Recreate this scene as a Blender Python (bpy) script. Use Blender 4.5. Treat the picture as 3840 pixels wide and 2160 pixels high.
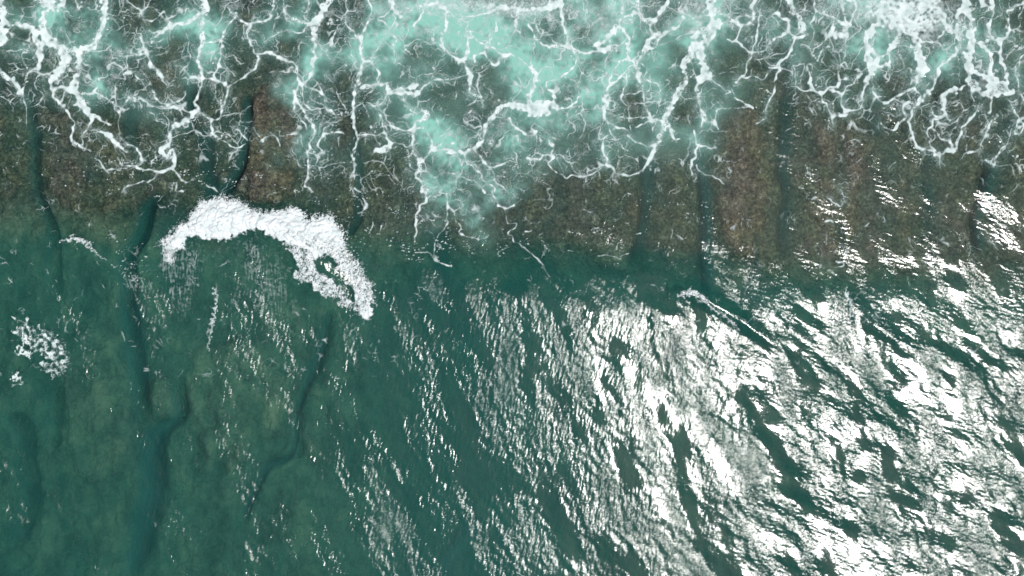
import bpy, math, random
import numpy as np
from mathutils import Vector
for o in list(bpy.data.objects): bpy.data.objects.remove(o)
C = bpy.context.scene
random.seed(4); rng = np.random.default_rng(7)

# ------------------------------------------------------------------ camera, sky, sun, exposure
H = 130.0                                        # drone height above the sea, metres
cam_d = bpy.data.cameras.new('camera'); cam = bpy.data.objects.new('camera', cam_d); C.collection.objects.link(cam)
cam.location = (0, 0, H); cam.rotation_euler = (0, 0, 0)
cam_d.sensor_width = 36; cam_d.lens = 36*H/96.0   # 96 m of sea across the frame
cam_d.clip_start = 1; cam_d.clip_end = 9000
C.camera = cam
SUN_EL, SUN_AZ = math.radians(74), math.radians(-23)      # azimuth from +x, towards the lower right
sdir = Vector((math.cos(SUN_EL)*math.cos(SUN_AZ), math.cos(SUN_EL)*math.sin(SUN_AZ), math.sin(SUN_EL)))
w = bpy.data.worlds.new('World'); C.world = w; w.use_nodes = True
nt = w.node_tree; sky = nt.nodes.new('ShaderNodeTexSky'); sky.sky_type = 'NISHITA'; sky.sun_disc = False
sky.sun_elevation = SUN_EL; sky.sun_rotation = math.pi/2 - SUN_AZ
sky.air_density = 1.0; sky.dust_density = 3.0
nt.links.new(sky.outputs[0], nt.nodes['Background'].inputs[0]); nt.nodes['Background'].inputs[1].default_value = 0.1
sl = bpy.data.lights.new('sun', 'SUN'); sl.energy = 4.2; sl.angle = math.radians(0.5); sl.color = (1, .97, .93)
so = bpy.data.objects.new('sun', sl); C.collection.objects.link(so)
so.rotation_euler = sdir.to_track_quat('Z', 'Y').to_euler(); so.location = sdir*90
C.view_settings.view_transform = 'Standard'; C.view_settings.look = 'None'
C.view_settings.exposure = -0.15; C.view_settings.gamma = 1; C.view_settings.use_curve_mapping = False
C.cycles.use_denoising = True; C.cycles.max_bounces = 6; C.cycles.transparent_max_bounces = 12
C.cycles.caustics_reflective = False; C.cycles.caustics_refractive = False

# ------------------------------------------------------------------ helpers
# image coordinates: positions are image pixels, 1/40 m each, from the top-left corner (0..3840 right, 0..2160 down)
def X(px): return (np.asarray(px, float) - 1920)/40.0
def Y(py): return (1080 - np.asarray(py, float))/40.0
def sstep(a, b, x):
    t = np.clip((x - a)/(b - a), 0, 1); return t*t*(3 - 2*t)
def fftnoise(ny, nx, d, kmin, kmax, slope=0.0, theta=None, spread=1.0, seed=0):
    """periodic gaussian random field, unit rms; wavelengths 1/kmax..1/kmin metres; theta = direction the crests travel"""
    r = np.random.default_rng(seed)
    F = np.fft.rfft2(r.standard_normal((ny, nx)).astype(np.float32))
    ky = np.fft.fftfreq(ny, d)[:, None]; kx = np.fft.rfftfreq(nx, d)[None, :]
    k = np.hypot(kx, ky); k[0, 0] = 1e-6
    a = np.where(k < kmin, np.exp(-((k - kmin)/(0.35*kmin))**2), np.exp(-(np.maximum(k - kmax, 0)/(0.3*kmax))**2))
    a = a*(k/kmin)**(-slope)
    if theta is not None:
        c = np.abs(kx*math.cos(theta) + ky*math.sin(theta))/k
        a = a*(np.exp((c**2 - 1)*spread))
    f = np.fft.irfft2(F*a, s=(ny, nx)); f -= f.mean()
    return (f/f.std()).astype(np.float32)
class Map:
    """regular raster over the sea with bilinear lookup (periodic)"""
    def __init__(s, x0, x1, y0, y1, d):
        s.x0, s.y0, s.d = x0, y0, d; s.nx = int(round((x1 - x0)/d)) + 1; s.ny = int(round((y1 - y0)/d)) + 1
        s.xs = x0 + d*np.arange(s.nx); s.ys = y0 + d*np.arange(s.ny)
        s.GX, s.GY = np.meshgrid(s.xs, s.ys)
    def look(s, A, x, y, wrap=False):
        u = (x - s.x0)/s.d; v = (y - s.y0)/s.d
        if wrap: u = np.mod(u, s.nx - 1.001); v = np.mod(v, s.ny - 1.001)
        else: u = np.clip(u, 0, s.nx - 1.001); v = np.clip(v, 0, s.ny - 1.001)
        i = u.astype(int); j = v.astype(int); a = u - i; b = v - j
        return (A[j, i]*(1-a) + A[j, i+1]*a)*(1-b) + (A[j+1, i]*(1-a) + A[j+1, i+1]*a)*b
def ellipses(GX, GY, lst, p=1.0):
    """soft painted blobs: (image x, image y, radius x, radius y, angle deg, strength)"""
    out = np.zeros_like(GX)
    for (cx, cy, rx, ry, an, st) in lst:
        dx = GX - X(cx); dy = GY - Y(cy); c, s = math.cos(math.radians(an)), math.sin(math.radians(an))
        u = (dx*c + dy*s)/(rx/40.0); v = (-dx*s + dy*c)/(ry/40.0)
        out += st*np.exp(-np.clip((u*u + v*v)**p, 0, 30))
    return out
def seg_dist(GX, GY, pts):
    """distance to a polyline; also the position along it 0..1"""
    best = np.full(GX.shape, 1e9, np.float32); par = np.zeros(GX.shape, np.float32); n = len(pts) - 1
    for i in range(n):
        ax, ay = pts[i]; bx, by = pts[i+1]; vx, vy = bx-ax, by-ay; L = vx*vx + vy*vy + 1e-9
        t = np.clip(((GX-ax)*vx + (GY-ay)*vy)/L, 0, 1); d = np.hypot(GX - ax - t*vx, GY - ay - t*vy)
        m = d < best; best = np.where(m, d, best); par = np.where(m, (i + t)/n, par)
    return best, par
def catmull(p, n=4):
    p = np.asarray(p, float)
    if len(p) < 3: return [tuple(q) for q in p]
    P = np.vstack([2*p[0]-p[1], p, 2*p[-1]-p[-2]]); out = []
    for i in range(1, len(P)-2):
        for k in range(n):
            t = k/n; a, b, c, d = P[i-1], P[i], P[i+1], P[i+2]
            out.append(tuple(0.5*((2*b) + (c-a)*t + (2*a-5*b+4*c-d)*t*t + (3*b-a-3*c+d)*t**3)))
    out.append(tuple(p[-1])); return out
def poly_sd(GX, GY, pts):
    """signed distance to a closed outline, negative inside"""
    d, _ = seg_dist(GX, GY, list(pts) + [pts[0]]); ins = np.zeros(GX.shape, bool); n = len(pts)
    for i in range(n):
        x1, y1 = pts[i]; x2, y2 = pts[(i+1) % n]
        if y1 == y2: continue
        ins ^= ((y1 > GY) != (y2 > GY)) & (GX < (x2-x1)*(GY-y1)/(y2-y1) + x1)
    return np.where(ins, -d, d)
def voronoi(px, py, cell, seed):
    """F2-F1 edge distance of jittered cells, in metres"""
    r = np.random.default_rng(seed); N = 256; jx = r.random((N, N)); jy = r.random((N, N))
    u = px/cell; v = py/cell; iu = np.floor(u).astype(int); iv = np.floor(v).astype(int)
    f1 = np.full(px.shape, 9.0); f2 = np.full(px.shape, 9.0)
    for a in (-1, 0, 1):
        for b in (-1, 0, 1):
            ci, cj = iu + a, iv + b
            d = np.hypot(ci + .1 + .8*jx[ci % N, cj % N] - u, cj + .1 + .8*jy[ci % N, cj % N] - v)
            m = d < f1; f2 = np.where(m, f1, np.minimum(f2, d)); f1 = np.where(m, d, f1)
    return (f2 - f1)*cell
def tag(o, label=None, cat=None, group=None, kind=None):
    for k, v in (('label', label), ('category', cat), ('group', group), ('kind', kind)):
        if v: o[k] = v
    return o
def empty(name, loc):
    o = bpy.data.objects.new(name, None); C.collection.objects.link(o); o.location = loc; o.empty_display_size = .5; return o
def mesh_obj(name, V, Q, mat, attrs=None, parent=None, smooth=True):
    me = bpy.data.meshes.new(name); V = np.asarray(V, np.float32); Q = np.asarray(Q, np.int32); k = Q.shape[1]
    me.vertices.add(len(V)); me.vertices.foreach_set('co', V.ravel())
    me.loops.add(Q.size); me.loops.foreach_set('vertex_index', Q.ravel())
    me.polygons.add(len(Q)); me.polygons.foreach_set('loop_start', np.arange(0, Q.size, k, dtype=np.int32))
    if smooth: me.polygons.foreach_set('use_smooth', np.ones(len(Q), bool))
    for n, a in (attrs or {}).items():
        at = me.attributes.new(n, 'FLOAT', 'POINT'); at.data.foreach_set('value', np.asarray(a, np.float32).ravel())
    me.update(); me.materials.append(mat)
    o = bpy.data.objects.new(name, me); C.collection.objects.link(o)
    if parent: o.parent = parent; o.location = -parent.location
    return o
def grid_quads(ny, nx, keep=None):
    idx = np.arange(ny*nx).reshape(ny, nx)
    q = np.stack([idx[:-1, :-1], idx[:-1, 1:], idx[1:, 1:], idx[1:, :-1]], -1)
    return (q[keep] if keep is not None else q.reshape(-1, 4))
def compact(V, Q, attrs):
    used, inv = np.unique(Q, return_inverse=True)
    return V[used], inv.reshape(Q.shape), {k: v.ravel()[used] for k, v in attrs.items()}

# ------------------------------------------------------------------ materials
def new_mat(name):
    m = bpy.data.materials.new(name); m.use_nodes = True; t = m.node_tree; t.nodes.clear()
    return m, t, t.nodes.new('ShaderNodeOutputMaterial')
def N(t, kind, ins=None, **kw):
    n = t.nodes.new(kind)
    for k, v in kw.items(): setattr(n, k, v)
    for k, v in (ins or {}).items():
        if hasattr(v, 'links') or isinstance(v, bpy.types.NodeSocket): t.links.new(v, n.inputs[k])
        else: n.inputs[k].default_value = v
    return n
def ramp(t, fac, stops):
    r = t.nodes.new('ShaderNodeValToRGB'); t.links.new(fac, r.inputs[0]); e = r.color_ramp.elements
    e[0].position, e[0].color = stops[0][0], (*stops[0][1], 1); e[1].position, e[1].color = stops[-1][0], (*stops[-1][1], 1)
    for p, c in stops[1:-1]:
        q = e.new(p); q.color = (*c, 1)
    return r
def attr(t, n): return N(t, 'ShaderNodeAttribute', attribute_name=n).outputs['Fac']
def math_(t, op, a, b=0.0, c=None, clamp=False):
    n = N(t, 'ShaderNodeMath', {0: a, 1: b}, operation=op, use_clamp=clamp)
    if c is not None:
        if isinstance(c, bpy.types.NodeSocket): t.links.new(c, n.inputs[2])
        else: n.inputs[2].default_value = c
    return n.outputs[0]

ABSORB = (0.55, 0.80, 0.775); ABS_D = 0.60
def water_material():
    m, t, out = new_mat('sea_water')
    geo = N(t, 'ShaderNodeNewGeometry'); co = geo.outputs['Position']
    n1 = N(t, 'ShaderNodeTexNoise', {'Vector': co, 'Scale': 7.0, 'Detail': 3.0, 'Roughness': .6})
    st = math_(t, 'MULTIPLY', attr(t, 'ripple'), 1.0)
    bmp = N(t, 'ShaderNodeBump', {'Strength': st, 'Distance': 0.029, 'Height': n1.outputs[0]})
    up = N(t, 'ShaderNodeCombineXYZ', {0: 0.0, 1: 0.0, 2: 1.0})
    turb = attr(t, 'turbidity'); plume = attr(t, 'bubbles')
    nz = N(t, 'ShaderNodeTexNoise', {'Vector': co, 'Scale': .16, 'Detail': 4.0})
    body = N(t, 'ShaderNodeMix', {'Factor': nz.outputs[0], 'A': (.010, .125, .100, 1), 'B': (.030, .190, .135, 1)}, data_type='RGBA')
    t.links.new(nz.outputs[0], body.inputs[0])
    body.inputs[6].default_value = (.006, .060, .055, 1); body.inputs[7].default_value = (.014, .102, .084, 1)
    d1 = N(t, 'ShaderNodeBsdfDiffuse', {'Color': body.outputs[2], 'Normal': up.outputs[0]})
    mk = N(t, 'ShaderNodeMix', data_type='RGBA'); t.links.new(plume, mk.inputs[0])
    mk.inputs[6].default_value = (.10, .19, .165, 1); mk.inputs[7].default_value = (.21, .47, .39, 1)
    d2 = N(t, 'ShaderNodeBsdfDiffuse', {'Color': mk.outputs[2], 'Normal': up.outputs[0]})
    tr = N(t, 'ShaderNodeBsdfTransparent', {'Color': (1, 1, 1, 1)})
    a = N(t, 'ShaderNodeMixShader', {0: turb, 1: tr.outputs[0], 2: d1.outputs[0]})
    b = N(t, 'ShaderNodeMixShader', {0: math_(t, 'MULTIPLY', plume, .92, clamp=True), 1: a.outputs[0], 2: d2.outputs[0]})
    gl = N(t, 'ShaderNodeBsdfGlossy', {'Color': (1, 1, 1, 1), 'Roughness': .118, 'Normal': bmp.outputs[0]}, distribution='BECKMANN')
    fr = N(t, 'ShaderNodeFresnel', {'IOR': 1.34, 'Normal': bmp.outputs[0]})
    s = N(t, 'ShaderNodeMixShader', {0: fr.outputs[0], 1: b.outputs[0], 2: gl.outputs[0]})
    t.links.new(s.outputs[0], out.inputs[0])
    va = N(t, 'ShaderNodeVolumeAbsorption', {'Color': (*ABSORB, 1), 'Density': ABS_D}); t.links.new(va.outputs[0], out.inputs[1])
    return m
def foam_material(name, soft=False):
    m, t, out = new_mat(name)
    co = N(t, 'ShaderNodeNewGeometry').outputs['Position']; den = attr(t, 'cover')
    n1 = N(t, 'ShaderNodeTexNoise', {'Vector': co, 'Scale': 5.5, 'Detail': 5.0, 'Roughness': .7}).outputs[0]
    n2 = N(t, 'ShaderNodeTexNoise', {'Vector': co, 'Scale': 1.3, 'Detail': 3.0}).outputs[0]
    k = math_(t, 'MULTIPLY_ADD', math_(t, 'SUBTRACT', n1, .5), (.32 if not soft else .5), den)
    al = math_(t, 'MULTIPLY', N(t, 'ShaderNodeMapRange', {0: k, 1: .06, 2: 1.0, 3: 0.0, 4: 1.0}).outputs[0], .97)
    col = ramp(t, n2, [(.3, (.52, .63, .61)), (.7, (.76, .83, .82))]) if not soft else ramp(t, n2, [(.3, (.64, .71, .72)), (.7, (.80, .83, .83))])
    df = N(t, 'ShaderNodeBsdfDiffuse', {'Color': col.outputs[0], 'Roughness': .5})
    tl = N(t, 'ShaderNodeBsdfTranslucent', {'Color': (.8, .9, .9, 1)})
    mx = N(t, 'ShaderNodeMixShader', {0: .12, 1: df.outputs[0], 2: tl.outputs[0]})
    s = N(t, 'ShaderNodeMixShader', {0: al, 1: N(t, 'ShaderNodeBsdfTransparent').outputs[0], 2: mx.outputs[0]})
    t.links.new(s.outputs[0], out.inputs[0]); return m
def rock_material():
    m, t, out = new_mat('reef_rock')
    co = N(t, 'ShaderNodeNewGeometry').outputs['Position']
    st = N(t, 'ShaderNodeMapping', {'Vector': co, 'Scale': (1, .6, 1)}).outputs[0]
    a = N(t, 'ShaderNodeTexNoise', {'Vector': co, 'Scale': 3.2, 'Detail': 8.0, 'Roughness': .8}).outputs[0]
    b = N(t, 'ShaderNodeTexNoise', {'Vector': st, 'Scale': .22, 'Detail': 4.0}).outputs[0]
    am = N(t, 'ShaderNodeTexNoise', {'Vector': co, 'Scale': 1.1, 'Detail': 4.0, 'Roughness': .65}).outputs[0]
    a = math_(t, 'MULTIPLY_ADD', math_(t, 'SUBTRACT', am, .5), .45, a)
    vo = N(t, 'ShaderNodeTexVoronoi', {'Vector': co, 'Scale': 3.0}).outputs['Distance']
    c1 = ramp(t, a, [(.34, (.022, .023, .020)), (.46, (.080, .076, .061)), (.56, (.145, .132, .103)), (.68, (.36, .32, .25))])
    c2 = ramp(t, a, [(.36, (.028, .034, .024)), (.52, (.115, .112, .072)), (.68, (.33, .31, .19))])
    b2 = N(t, 'ShaderNodeTexNoise', {'Vector': st, 'Scale': .55, 'Detail': 5.0, 'Roughness': .6}).outputs[0]
    c3 = ramp(t, math_(t, 'MULTIPLY_ADD', b2, .6, math_(t, 'MULTIPLY', b, .4)), [(.40, (.10, .19, .13)), (.50, (.25, .36, .25)), (.60, (.52, .58, .38))])
    f = N(t, 'ShaderNodeMapRange', {0: b, 1: .42, 2: .58}).outputs[0]
    b3 = N(t, 'ShaderNodeTexNoise', {'Vector': co, 'Scale': .9, 'Detail': 3.0}).outputs[0]
    a0 = a; f = math_(t, 'MULTIPLY_ADD', math_(t, 'SUBTRACT', b3, .5), 2.2, f, clamp=True)
    mx = N(t, 'ShaderNodeMix', data_type='RGBA'); t.links.new(f, mx.inputs[0]); t.links.new(c1.outputs[0], mx.inputs[6]); t.links.new(c2.outputs[0], mx.inputs[7])
    sy = N(t, 'ShaderNodeSeparateXYZ', {0: co}).outputs[1]
    fs = N(t, 'ShaderNodeMapRange', {0: math_(t, 'MULTIPLY_ADD', b, 6.0, math_(t, 'MULTIPLY_ADD', N(t, 'ShaderNodeSeparateXYZ', {0: co}).outputs[0], .07, sy)), 1: 8.2, 2: 4.0}).outputs[0]      # algae cover the deeper, southern rock
    mx0 = mx; mx = N(t, 'ShaderNodeMix', data_type='RGBA'); t.links.new(fs, mx.inputs[0]); t.links.new(mx0.outputs[2], mx.inputs[6])
    mv = N(t, 'ShaderNodeMix', {0: .32}, data_type='RGBA'); t.links.new(c3.outputs[0], mv.inputs[6]); t.links.new(mx0.outputs[2], mv.inputs[7]); t.links.new(mv.outputs[2], mx.inputs[7])
    h = math_(t, 'MULTIPLY_ADD', vo, -.8, a)
    bp = N(t, 'ShaderNodeBump', {'Strength': .9, 'Distance': .3, 'Height': h})
    mw_ = N(t, 'ShaderNodeMix', data_type='RGBA'); t.links.new(attr(t, 'gully_shade'), mw_.inputs[0]); t.links.new(mx.outputs[2], mw_.inputs[6]); mw_.inputs[7].default_value = (.018, .030, .030, 1)  # near-black tint paints the channel walls' shade onto the floor
    df = N(t, 'ShaderNodeBsdfDiffuse', {'Color': mw_.outputs[2], 'Normal': bp.outputs[0]})
    t.links.new(df.outputs[0], out.inputs[0]); return m
M_WATER, M_FOAM, M_WHITE, M_ROCK = water_material(), foam_material('sea_foam'), foam_material('white_water', True), rock_material()

# ------------------------------------------------------------------ foam bands traced in image coordinates (crop units of 0.4969 image pixels)
K = 1280/2576.0
def parse(off, txt):
    out = []
    for line in txt.strip().splitlines():
        if not line.strip(): continue
        ws, ps = line.split(':'); ws = [float(q) for q in ws.split()]
        pts = [tuple(float(v) for v in q.split(',')) for q in ps.split()]
        out.append((ws, [(float(X(off[0] + x*K)), float(Y(off[1] + y*K))) for x, y in pts]))
    return out
R1 = """26 34 22 12 8 4: 400,-30 330,100 320,230 370,300 440,360 490,440 470,500 420,560 380,610 410,680 400,730 470,800 530,870 560,960 540,1030 560,1080 610,1110 680,1150
34 30: 290,-20 350,30 420,60 480,10
26 22 20 26 10 5: 780,-20 790,100 770,190 740,290 690,360 620,380 605,450 600,520 570,600 550,680 600,770 660,850 690,920 660,970 620,1030 615,1090
18: 480,370 560,385 620,380
26 20: 480,430 500,470 460,540 400,600
14 22: 400,670 480,660 560,690 600,770
24 10 5: 600,770 690,860 760,900 840,955
10 6: 580,700 660,710 720,690 745,600
7 5: 720,690 780,740 850,770 870,830 905,850 895,930 900,1010 950,1080 1020,1110 1060,1170 1080,1220 1040,1250 960,1245 900,1230 890,1180
46: -20,200 15,240 15,300
14 18 16 12 8: 60,200 120,180 200,200 260,240 280,330 300,420 290,510 220,550 190,640 160,700
24 20: 10,-20 15,100 50,190
20 16 10: -10,510 40,580 110,610 140,680 160,700
4 3: 160,700 190,780 205,880 200,960
5: 50,390 150,380 260,370
18 22: 330,200 320,330 300,430
10: 480,440 560,480 600,450
5 6: 960,-10 1020,50 1070,90 1090,150 1150,160 1230,90
5: 1150,-10 1100,70 1070,90
6: 1230,90 1300,185
22 12 6: 1550,60 1500,110 1430,160 1300,195 1230,240 1150,245 1120,220
5: 1300,195 1200,260 1140,300
9 4: 1140,330 1190,315 1240,290
9 8 12 14 5: 1070,280 1080,350 1110,410 1130,480 1160,510 1200,560 1240,620 1260,640
8 11: 960,430 1050,415 1110,410
5 4: 950,450 970,540 1030,570 1090,630
3 4: 750,310 880,410 950,430
9 5: 980,545 930,560 930,600 840,560
26 24 14 18 16 12 6 5: 1520,-20 1540,80 1520,200 1530,300 1500,400 1500,480 1530,560 1520,650 1490,740
8 9 22 12 14 18 14 10 5: 1490,740 1465,770 1490,830 1440,880 1370,930 1300,970 1285,1080 1260,1110 1210,1130 1250,1180 1300,1130 1320,1190 1310,1270 1360,1350 1400,1370
6: 1310,1270 1200,1290 1100,1280 1030,1270
9 5: 1490,830 1540,870 1590,910 1600,1000 1660,1050 1780,1115 1850,1090
5 3: 1590,910 1660,890 1680,800 1630,740 1620,680 1640,620
4: 1690,790 1710,700 1730,660
9 5: 1410,630 1450,580 1530,590 1640,610 1700,640 1720,660
3 5: 1310,490 1380,510 1420,560 1450,580
9 8 5: 1780,100 1700,220 1670,300 1670,380 1650,490 1610,570 1630,610
4: 1650,490 1720,540 1700,640
8: 1540,330 1600,320 1670,300
5 12 10 9 10 16 14 8: 2070,-10 2050,100 2030,150 1930,165 1880,200 1870,290 1900,350 1930,400 2030,400 2100,430 2180,460 2240,500 2240,570 2270,620
9 5: 1950,430 1940,490 1870,560 1800,610 1720,660 1710,720
9: 1880,200 1760,110 1720,60
5 8 24 26: 2130,-10 2150,80 2230,150 2330,180 2400,130 2450,60 2500,-20
6 4: 2330,180 2280,240 2180,230 2100,250 2000,310
26 16 14 14 12 14 10 8 12: 2400,150 2370,250 2370,400 2360,500 2340,580 2280,630 2230,690 2240,760 2290,840 2350,920 2370,1000 2340,1080 2320,1200 2330,1300 2310,1400 2350,1449
7: 2230,700 2230,840 2300,930 2310,980
5: 2280,640 2290,760 2350,830
6: 2310,650 2400,690 2450,720 2450,800 2520,860 2530,900 2500,940
5: 2360,600 2410,640 2430,690
5: 2590,220 2510,250 2500,330 2440,400 2390,430
4: 2390,350 2470,330 2500,290
6: 2590,1010 2480,1000 2430,1030 2410,1100 2440,1150
6: 1150,690 1180,740 1240,790 1340,810 1400,830 1450,850
5: 950,760 980,730 1050,740 1110,780 1220,810 1400,830
4: 980,730 940,770 910,850
5: 1140,840 1190,910 1260,930
7: 1390,690 1390,730 1340,760 1280,790
6 20 8: 720,990 780,1000 850,1050 900,1110 960,1140
5: 720,1190 770,1250 820,1310
4: 820,1290 900,1270 960,1270
6: 930,1430 1000,1390 1070,1375 1150,1370 1200,1300 1310,1270
6: 1310,1390 1340,1380 1330,1430 1380,1449
4: 1400,1370 1480,1350
4: 1680,1330 1720,1355
4: 1540,1390 1580,1410 1650,1449
5: 1910,960 1960,1030 1990,1060
5: 1990,1060 2050,1020 2100,1060 2110,1100
5: 1790,970 1830,1020 1860,1060"""
R2 = """8 6 12 16 14 12 10 10 9 5: 200,-20 225,100 190,190 150,280 150,380 150,520 110,650 90,800 100,950 120,1020 110,1100 80,1150 100,1240 95,1350
12: 170,460 230,465
5: 30,110 40,180 90,250 130,290
4: 0,405 60,430 130,520
6 6 8 16 22 14: 230,470 280,540 270,600 300,630 350,640 370,690 430,690 500,660 570,640
10: 150,660 220,650 300,630
14 16: 430,700 520,710 580,700
8 5: 570,700 630,650 690,610 790,605 870,590 940,560
6: 350,680 330,740 290,790 230,800
6: 230,440 260,380 300,310 340,260 400,170 390,110
7 5: 350,250 420,300 390,350 400,430
5: 470,730 490,800 560,850
7 20 18 12 9 14 18 9 14: 560,850 640,850 650,880 580,910 550,950 540,1050 540,1140 590,1210 590,1260 560,1340 620,1380 600,1449
9: 380,950 430,980 530,990
6: 300,870 320,980 300,1010 240,1020 120,1020
6: 330,1010 370,1080 330,1120
16 20: 250,1130 310,1140 370,1095
8 6: 550,960 620,970 670,1040 690,1120 640,1190 590,1210
10 16 14 12 16 24: 690,1130 780,1130 850,1150 930,1150 990,1120 1060,1060 1090,960 1150,870 1220,800 1350,800
5: 700,1110 760,1090 850,1080
4: 530,1160 510,1200 530,1270 580,1270
8 7: 930,1150 940,1210 1000,1270 1060,1320 1080,1370 1150,1410 1160,1449
8 7: 1000,1130 1050,1180 1080,1230 1150,1265 1200,1240 1230,1235
7: 810,1310 880,1320 960,1350 1040,1390 1080,1449
22 14: 380,-20 390,60 450,120
8 10: 600,50 620,100 570,170 550,200
10 20 18 14 12 9 14 18 7 12 8: 640,40 700,30 780,60 790,150 790,230 760,300 790,380 870,450 920,480 970,560 970,650 990,710 1050,740 1070,800
10 18 16: 980,240 960,330 940,420 900,460
5: 980,290 1060,320 1100,340
7 9: 1160,140 1160,240 1100,320 1090,360 1070,400 1000,420 1010,470
9 6: 1070,400 1110,450 1160,490 1200,440 1270,410 1330,440 1390,480 1440,530
7: 1090,360 1160,370 1200,410 1270,415
18 16 14 18: 1640,-20 1650,80 1670,160 1700,270 1720,350
10 14 16 22 30: 950,130 1100,100 1200,60 1330,60 1450,80 1550,60 1640,20
9: 1330,80 1310,180
5: 1460,110 1480,220 1540,270 1600,260
6: 1310,180 1340,240 1380,290 1460,290
7 12 14: 1410,180 1450,260 1500,330 1560,350 1640,350 1720,360 1800,390 1890,400 2010,370
6 8 6 10: 1720,360 1770,420 1760,490 1700,550 1640,590 1560,610 1540,640 1580,690 1630,660
16 24: 1440,500 1460,600 1440,680 1410,760 1450,800
40 44 30: 1410,820 1500,800 1600,790
28 20: 1440,860 1560,850
12 18: 1620,660 1600,730 1630,820
22: 1340,800 1420,800
6: 1640,820 1740,800 1790,740 1820,680
5: 1660,960 1720,890 1780,860 1830,840
7 12: 1260,890 1320,970 1400,1010 1460,1010
8 12 8 5 6 5: 1570,1060 1600,1120 1590,1200 1570,1240 1610,1290 1700,1330 1830,1325 1920,1300 1970,1260
7: 1400,1200 1500,1200 1520,1180
4: 1720,1240 1770,1300 1840,1325
16 12 18 22 12: 2230,-20 2240,80 2200,110 2140,130 2090,200 2060,240 1990,300 1930,340 1960,370 2020,370 2020,300
12 8: 2110,-20 2120,90 2090,190
14 20 12: 2240,90 2290,150 2380,140 2410,80 2470,10
5: 2200,120 2200,280
12 14: 2110,210 2160,290 2160,440
10 14: 2330,190 2330,260
16 18 20 16 20 9 8 10: 2590,140 2470,240 2400,270 2320,300 2290,380 2240,460 2220,500 2250,590 2280,700 2300,830 2340,890 2400,920
5: 2400,280 2370,350 2300,370
9 7: 2230,480 2160,450 2090,480 2040,560 2020,620 2070,620 2140,540 2210,490
12 16 8 6: 2050,630 2000,690 1990,790 1980,880 2040,940 2130,970 2160,990
5: 2150,560 2150,640 2110,720 2140,790 2170,790
7 5: 2250,590 2330,610 2400,660 2400,740
4: 2270,700 2180,710 2110,720
16 18 22 16 12 8 10 8: 2590,640 2540,700 2490,800 2440,900 2420,980 2390,1060 2360,1120 2320,1220 2240,1300 2120,1320 2040,1280 2000,1210 1970,1100
12 6: 2450,920 2500,1000 2510,1060 2560,1050
6: 2390,1100 2290,1100 2200,1060 2160,1020
5: 2000,930 2030,1000 2080,1060 2110,1110 2160,1140
6: 2030,1010 1980,1050 1970,1100
5: 2380,900 2290,930 2200,965
4: 2090,900 2150,890 2320,890
4: 2260,480 2300,520 2280,570
4: 1850,30 1840,150 1870,190"""
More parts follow.
